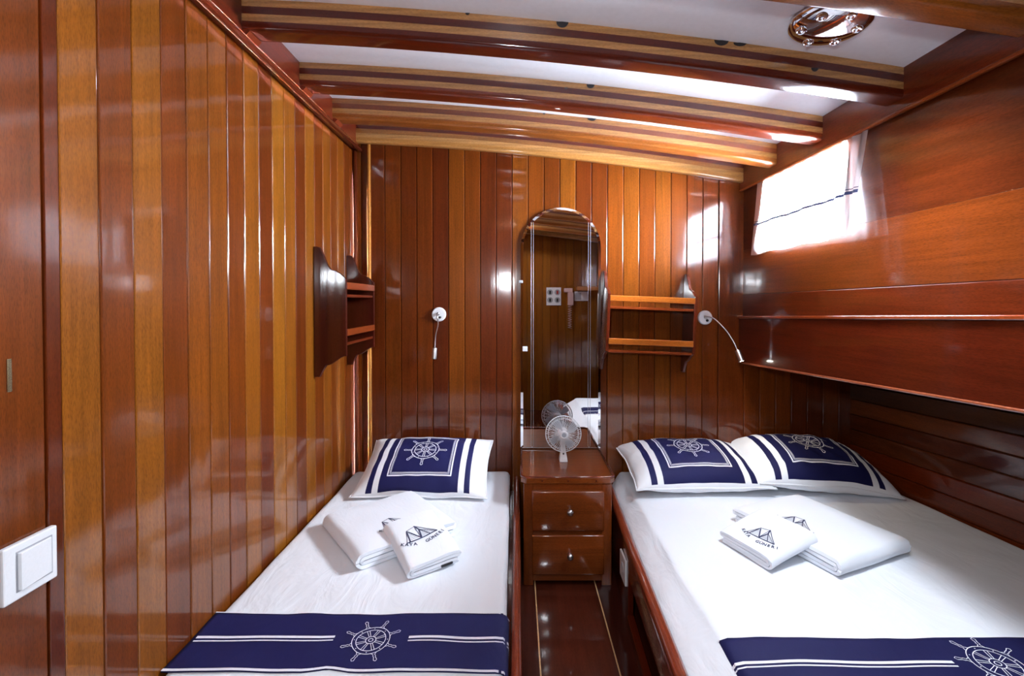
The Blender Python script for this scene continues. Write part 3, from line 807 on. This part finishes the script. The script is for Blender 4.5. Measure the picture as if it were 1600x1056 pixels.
def clip_arch(xa, xb, n=40):
    r = mr_ - .014; top = []
    for k in range(n + 1):
        x = xa + (xb - xa) * k / n; top.append((x, mcz + math.sqrt(max(0, r * r - (x - mcx) ** 2))))
    return [(xa, mzb + .004)] + top + [(xb, mzb + .004)]
s1, s2 = .082, .402
for xa, xb in ((mx0 + .014, s1), (s1 + .006, s2), (s2 + .006, mx1 - .014)):
    pts_ = clip_arch(xa, xb); cc = len(pts_)
    mk('mirror_strip', prism(pts_, 1, D - .0152, D - .0125), MIRROR, mt)
for x in (s1 + .003, s2 + .003):
    tz = mcz + math.sqrt(mr_ ** 2 - (x - mcx) ** 2) - .016
    for dx in (-.006, .006): mk('bevel_line', bx(x + dx - .0008, x + dx + .0008, D - .0162, D - .0150, mzb + .01, tz), GLINE, mt)
    mk('joint', bx(x - .003, x + .003, D - .0145, D - .0125, mzb + .01, tz), MIRROR, mt)
mk('clip', bx(.030, .058, D - .024, D - .0155, -.283, -.255, .002), WPL, mt, label='small white plastic mirror clip')
mk('clip', bx(.010, .030, D - .024, D - .010, .10, .115, .002), GREYPL, mt)

# ------------------------------------------------------------------ desk fan
fx, fy, fz, fr_ = .241, 2.405, -.693, .092
fan = thing('desk_fan', (fx, fy, -.836), 'small white desk fan on the nightstand', 'fan')
Mf = Matrix.Translation((fx, fy - .01, fz)) @ Matrix.Rotation(math.radians(-4), 4, 'X')
def ff(x, y, z): return Mf @ Vector((x, y, z))       # x right, y away, z up
def ringpts(r, y, n=48): return [ff(r * math.cos(2 * PI * k / n), y, r * math.sin(2 * PI * k / n)) for k in range(n)]
b = tube(ringpts(fr_, 0), .0026, 6, True); tube(ringpts(fr_ * .86, -.016), .0014, 5, True, b); tube(ringpts(fr_ * .86, .016), .0014, 5, True, b)
mk('cage_ring', b, WPL, fan, smooth=True)
b = bmesh.new()
for k in range(48):
    a = 2 * PI * k / 48; c, s = math.cos(a), math.sin(a)
    tube([ff(.020 * c, -.032, .020 * s), ff(.05 * c, -.026, .05 * s), ff(.078 * c, -.017, .078 * s), ff(.091 * c, 0, .091 * s)], .0011, 4, bm=b)
    if k % 2 == 0: tube([ff(.022 * c, .030, .022 * s), ff(.055 * c, .026, .055 * s), ff(.078 * c, .017, .078 * s), ff(.091 * c, 0, .091 * s)], .0011, 4, bm=b)
mk('cage_wires', b, WPL, fan)
mk('hub_cap', xf(lathe([(0, .036), (.012, .036), (.0155, .0385), (.020, .036), (.022, .031), (.018, .027)], 28), Mf @ Matrix.Rotation(PI / 2, 4, 'X')), WPL, fan, smooth=True)
mk('hub_badge', xf(lathe([(0, .0372), (.0115, .0372), (.0115, .036)], 20), Mf @ Matrix.Rotation(PI / 2, 4, 'X')), GREYPL, fan)
for k in range(4):
    b = bmesh.new(); G = []
    for i in range(7):
        row = []
        for j in range(9):
            r = .014 + .066 * j / 8; wdt = .72 * (math.sin(min(1, (j + 1) / 6) * PI / 2)) * (1 - .25 * (j / 8) ** 3)
            a = k * PI / 2 + .4 + (i / 6 - .5) * wdt + .25 * (j / 8)
            row.append(b.verts.new(ff(r * math.cos(a), -.010 + .018 * (i / 6) , r * math.sin(a))))
        G.append(row)
    for i in range(6):
        for j in range(8): b.faces.new((G[i][j], G[i + 1][j], G[i + 1][j + 1], G[i][j + 1]))
    bmesh.ops.solidify(b, geom=b.faces[:], thickness=.0014)
    mk('blade', b, BLADE, fan, smooth=True)
mk('motor', xf(lathe([(0, .008), (.024, .010), (.027, .020), (.027, .048), (.020, .058), (0, .060)], 24), Mf @ Matrix.Rotation(-PI / 2, 4, 'X')), WPL, fan, smooth=True)
b = bmesh.new(); rings = []
for z, hw, y0_, y1_ in ((-.836, .021, -.030, .020), (-.820, .0195, -.026, .018), (-.800, .016, -.018, .016), (-.770, .013, -.006, .018), (-.745, .014, .004, .024), (-.705, .013, .012, .034)):
    rings.append([b.verts.new((fx + sx * hw, fy + yy, z)) for sx, yy in ((-1, y0_), (1, y0_), (1, y1_), (-1, y1_))])
for a, c in zip(rings, rings[1:]):
    for k in range(4): b.faces.new((a[k], a[(k + 1) % 4], c[(k + 1) % 4], c[k]))
b.faces.new(rings[0]); b.faces.new(rings[-1][::-1]); bmesh.ops.recalc_face_normals(b, faces=b.faces)
bmesh.ops.bevel(b, geom=b.edges[:], offset=.002, segments=2, affect='EDGES')
mk('stand', b, WPL, fan)
mk('screw', xf(lathe([(.0045, 0), (.0045, .003), (0, .004)], 14), Matrix.Translation((fx, fy - .017, -.795)) @ Matrix.Rotation(PI / 2, 4, 'X')), INK, fan)

# ------------------------------------------------------------------ wall shelves
def side_profile(dp, top, sh, bot, tail):
    """(depth, z) outline: peak against the wall, ogee down to the front, straight front, ogee to a tail at the wall"""
    p = [(0, top), (.018, top)]
    for k in range(1, 9):
        t = k / 8; p.append((.018 + (dp * .45) * t, top - (top - sh) * (.5 - .5 * math.cos(PI * t)) * .72))
    for k in range(1, 6):
        t = k / 5; p.append((.018 + dp * .45 + (dp * .55 - .018) * t, sh + (top - sh) * .28 * (1 - t ** 1.6)))
    p += [(dp, bot)]
    for k in range(1, 9):
        t = k / 8; p.append((dp - dp * .62 * t, bot - (bot - tail) * .45 * (.5 - .5 * math.cos(PI * t))))
    for k in range(1, 5):
        t = k / 4; p.append((dp * .38 - dp * .2 * t, bot - (bot - tail) * (.45 + .55 * t ** 1.2)))
    p += [(0, tail)]
    return p
def make_shelf(label, Lw, dp, z, cols, M, up=0):
    """local: x along the wall 0..Lw, y towards the wall (wall at 0, front at -dp)"""
    t = thing('wall_shelf', (0, 0, 0), label, 'shelf')
    pr = side_profile(dp, *z['prof'])
    for x0 in (0, Lw - .016):
        mk('side_panel', prism([(-a, b_) for a, b_ in pr], 0, x0, x0 + .016, .0025, 2), WZ, t, origin=(0, 0, 0), color=cols[0])
    for zz in z['boards']:
        mk('shelf_board', bx(.016, Lw - .016, -dp + .006, -.002, zz - .014, zz, .002), WX, t, origin=(0, 0, 0), color=cols[1])
    for za, zb_ in z['rails']:
        mk('fiddle_rail', bx(.012, Lw - .012, -dp - .004, -dp + .010, za, zb_, .003), WX, t, origin=(0, 0, 0), color=cols[2])
    t.matrix_world = Matrix.Translation((0, 0, H)) @ M
    return t
make_shelf('two-tier wall shelf with pale rails to the right of the mirror', .475, .165,
           dict(prof=(.165, .035, -.270, -.385), boards=(-.030, -.262), rails=((-.004, .027), (-.232, -.200))),
           ((.075, .009, .002), (.19, .032, .006), (.40, .105, .012)), Matrix.Translation((.478, D - .002, .004)) @ Matrix.Rotation(math.radians(2.2), 4, 'Y'))
make_shelf('dark two-tier wall shelf on the left wall, near the back corner', .42, .146,
           dict(prof=(.245, .100, -.250, -.345), boards=(.030, -.190), rails=((.052, .085), (-.160, -.128))),
           ((.045, .005, .002), (.10, .013, .003), (.19, .032, .006)),
           Matrix.Translation((XL + .002, 2.08, 0)) @ Matrix.Rotation(PI / 2, 4, 'Z'))

# ------------------------------------------------------------------ reading lamps
def reading_lamp(label, x, z, arm, on):
    t = thing('reading_lamp', (x, D, z), label, 'wall lamp')
    Rm = Matrix.Translation((x, D, z)) @ Matrix.Rotation(PI / 2, 4, 'X')
    mk('wall_plate', xf(lathe([(.040, 0), (.040, .010), (.036, .015), (0, .016)], 36), Rm), WPL, t, smooth=False)
    mk('switch', xf(lathe([(.007, .015), (.007, .022), (.005, .024), (0, .024)], 14), Matrix.Translation((.008, 0, -.016)) @ Rm), INK, t, smooth=True)
    mk('arm_socket', xf(lathe([(.009, .015), (.008, .028), (0, .030)], 14), Matrix.Translation((-.002, 0, .004)) @ Rm), STEEL, t, smooth=True)
    pts = spline(arm, 8); e = len(pts) - 1
    mk('arm', tube(pts, .0035, 8), STEEL, t, smooth=True)
    d = (pts[-1] - pts[-3]).normalized(); M = Matrix.Translation(pts[-1]) @ d.to_track_quat('Z', 'Y').to_matrix().to_4x4()
    hd = mk('lamp_head', xf(lathe([(.005, -.004), (.0125, 0), (.0135, .006), (.0135, .058), (.0120, .060), (.0110, .056), (0, .056)], 24), M), STEEL, t, smooth=False)
    auto(hd)
    if on:
        sl_ = bpy.data.lights.new('reading_light', 'SPOT'); sl_.energy = 2.2; sl_.color = (1, .86, .62); sl_.spot_size = 2.0; sl_.spot_blend = .8; sl_.shadow_soft_size = .008
        so_ = bpy.data.objects.new('reading_light', sl_); COL.objects.link(so_); so_.parent = t
        so_.location = pts[-1] + d * .064 - WO[t]; so_.rotation_euler = d.to_track_quat('-Z', 'Y').to_euler()
    mk('bulb', xf(lathe([(.0105, .0565), (.0105, .0585), (0, .059)], 16), M), LED if on else WPL, hd, smooth=True)
    return t
reading_lamp('white and steel reading lamp hanging down between the left shelf and the mirror', -.440, -.076,
             [(-.442, D - .028, -.072), (-.440, D - .060, -.085), (-.437, D - .055, -.13), (-.452, D - .045, -.19), (-.456, D - .05, -.262)], False)
reading_lamp('lit white and steel reading lamp bent to the right, beside the right shelf', 1.058, -.094,
             [(1.056, D - .028, -.088), (1.082, D - .07, -.098), (1.125, D - .11, -.155), (1.150, D - .15, -.215), (1.163, D - .17, -.262)], True)

# ------------------------------------------------------------------ curtain
cu = thing('window_curtain', (1.25, 2.0, .23), 'sheer white curtain with a dark double stripe over the side window', 'curtain')
NY_, NZ_ = 150, 18; y0, y1, z0, z1 = 1.655, 2.415, .238, .636
def cur(i, j, off=0.0):
    f = i / NY_; k = j / NZ_
    y = y0 + (y1 - y0) * f; z = z0 + (z1 - z0) * k + .004 * math.sin(f * 19) * (1 - k)
    dens = 60 if f < .25 else 34
    amp = .006 + .008 * (f < .22) * (1 - k * .5)
    ph = 14 * f * 6.28 if f < .25 else 14 * .25 * 6.28 + (f - .25) * 9 * 6.28
    x = 1.262 - .050 * (1 - k) ** 1.1 * (1 - .35 * f) - amp * (.5 + .5 * math.sin(ph)) - off
    y += .020 * (1 - k) * (.5 - f) * (f < .1) - .006 * ns(f * 8, k, 2)
    return Vector((x, y, z))
b = bmesh.new(); G = [[b.verts.new(cur(i, j)) for j in range(NZ_ + 1)] for i in range(NY_ + 1)]
for i in range(NY_):
    for j in range(NZ_): b.faces.new((G[i][j], G[i + 1][j], G[i + 1][j + 1], G[i][j + 1]))
mk('curtain_cloth', b, SHEER, cu, smooth=True)
for k0, k1 in ((.385, .415), (.430, .438)):
    b = bmesh.new(); pr = None
    for i in range(NY_ + 1):
        c = (b.verts.new(cur(i, k0 * NZ_, .0008)), b.verts.new(cur(i, k1 * NZ_, .0008)))
        if pr: b.faces.new((pr[0], c[0], c[1], pr[1]))
        pr = c
    mk('stripe', b, PRINTB, cu, smooth=True)
mk('curtain_wire', tube([(1.262, 1.62, .628), (1.262, 2.45, .628)], .003, 6), STEEL, cu)

# ------------------------------------------------------------------ ceiling lamps
def ceiling_lamp(label, x, y, lit=False):
    z = zc(x); sl_ = math.atan(-(zc(x + .01) - zc(x - .01)) / .02)
    t = thing('ceiling_lamp', (x, y, z), label, 'ceiling lamp')
    M = Matrix.Translation((x, y, z - .001)) @ Matrix.Rotation(sl_, 4, 'Y') @ Matrix.Rotation(PI, 4, 'X')
    pl_ = mk('base_plate', xf(lathe([(.106, 0), (.108, .004), (.104, .010), (.090, .017), (.064, .023), (.035, .027), (0, .028)], 48), M), CHROME, t, smooth=True)
    if lit: mk('diffuser', xf(lathe([(.040, .020), (.038, .030), (.02, .033), (0, .034)], 40), M), LIT, t, smooth=True)
    else:
        sp = bpy.data.lights.new('lamp_light', 'SPOT'); sp.energy = LAMP_W; sp.color = (.82, .90, 1); sp.spot_size = 1.75; sp.spot_blend = .8; sp.shadow_soft_size = .17
        so_ = bpy.data.objects.new('lamp_light', sp); COL.objects.link(so_); so_.parent = t; so_.location = (.055, -.02, -.13); so_.rotation_euler = (math.radians(8), math.radians(-14), 0)
    for k in range(6):
        a = 2 * PI * k / 6 + .3; c = Matrix.Translation((.070 * math.cos(a), .070 * math.sin(a), .019))
        mk('bulb_cap', xf(lathe([(.0155, -.004), (.0155, .003), (.013, .008), (.0125, .0085), (.0115, .006), (.006, .0105), (0, .012)], 20), M @ c), CHROME, t, smooth=True)
    return t
ceiling_lamp('round chrome ceiling lamp on the white deckhead at upper right', .905, 1.345)
ceiling_lamp('lit chrome ceiling lamp with a glowing centre, overhead near the rear wall', -.10, .18, True)

# ------------------------------------------------------------------ switches and sockets
sw = thing('light_switch', (XL, .865, -.505), 'large white rocker light switch on the left wall', 'light switch')
b = bx(XL - .001, XL + .011, .808, .905, -.545, -.442, .003, 2); mk('cover_plate', b, WPL, sw)
mk('rocker', prism([(XL + .009, .832), (XL + .0185, .832), (XL + .0125, .892), (XL + .009, .892)], 2, -.528, -.459, .001), WPL, sw)
mk('rocker_frame', bx(XL + .010, XL + .0115, .829, .895, -.531, -.456, .0006), GREYPL, sw)
so = thing('wall_socket', (XB(1.96) - .045, 1.96, -1.15), 'white power socket on the side of the wide bed', 'socket')
sx = XB(1.97) - .046
mk('cover_plate', bx(sx - .008, sx + .001, 1.925, 2.025, -1.205, -1.095, .002), WPL, so)
mk('socket_well', xf(lathe([(.022, 0), (.022, .003), (.019, .003), (.017, -.001), (0, -.001)], 24), Matrix.Translation((sx - .0075, 1.975, -1.15)) @ Matrix.Rotation(-PI / 2, 4, 'Y')), GREYPL, so, smooth=True)
# things on the rear bulkhead, seen in the mirror (kx, kz = place, facing +y)
yr = YB + .001
nt4 = thing('notice_board', (.45, yr, .05), 'white sheet with four round signs on the rear wall, in the mirror', 'sign')
mk('sheet', bx(.36, .54, yr, yr + .004, -.055, .165, .001), WPL, nt4)
for i_, xx in enumerate((.405, .495)):
    for zz in (.105, 0.01):
        mk('round_sign', xf(lathe([(.036, 0), (.036, .0015), (.031, .0015), (.031, .001), (0, .001)], 20), Matrix.Translation((xx, yr + .004, zz)) @ Matrix.Rotation(-PI / 2, 4, 'X')), GREYPL, nt4)
        mk('symbol', bx(xx - .012, xx + .012, yr + .0045, yr + .0065, zz - .022, zz + .020, .002), RED if (i_ and zz > .05) else INK, nt4)
ph = thing('handset', (.64, yr, 0), 'pale intercom handset with coiled cord on the rear wall, in the mirror', 'handset')
mk('hook', bx(.575, .68, yr, yr + .03, .105, .155, .004), PINKPL, ph)
mk('grip', bx(.62, .69, yr, yr + .045, -.055, .105, .008, 2), PINKPL, ph)
b = tube([(.645 + .022 * math.cos(a), yr + .026 + .022 * math.sin(a), -.06 - a / 62.8 * .28) for a in [k * .3 for k in range(210)]], .0035, 6)
mk('coiled_cord', b, PINKPL, ph, smooth=True)
ss = thing('switch_panel', (.79, yr, .04), 'white double switch and socket panel on the rear wall, in the mirror', 'switch')
mk('cover_plate', bx(.705, .875, yr, yr + .010, 0, .115, .003), WPL, ss)
mk('socket', bx(.715, .785, yr + .010, yr + .012, .012, .103, .001), GREYPL, ss)
mk('rocker', bx(.795, .865, yr + .010, yr + .015, .012, .103, .002), WPL, ss)
hk = mk('wall_rail', bx(.725, 1.02, yr, yr + .10, .125, .175, .004), WX, color=(.5, .2, .05), label='short pale wooden ledge on the rear wall, in the mirror', cat='ledge')
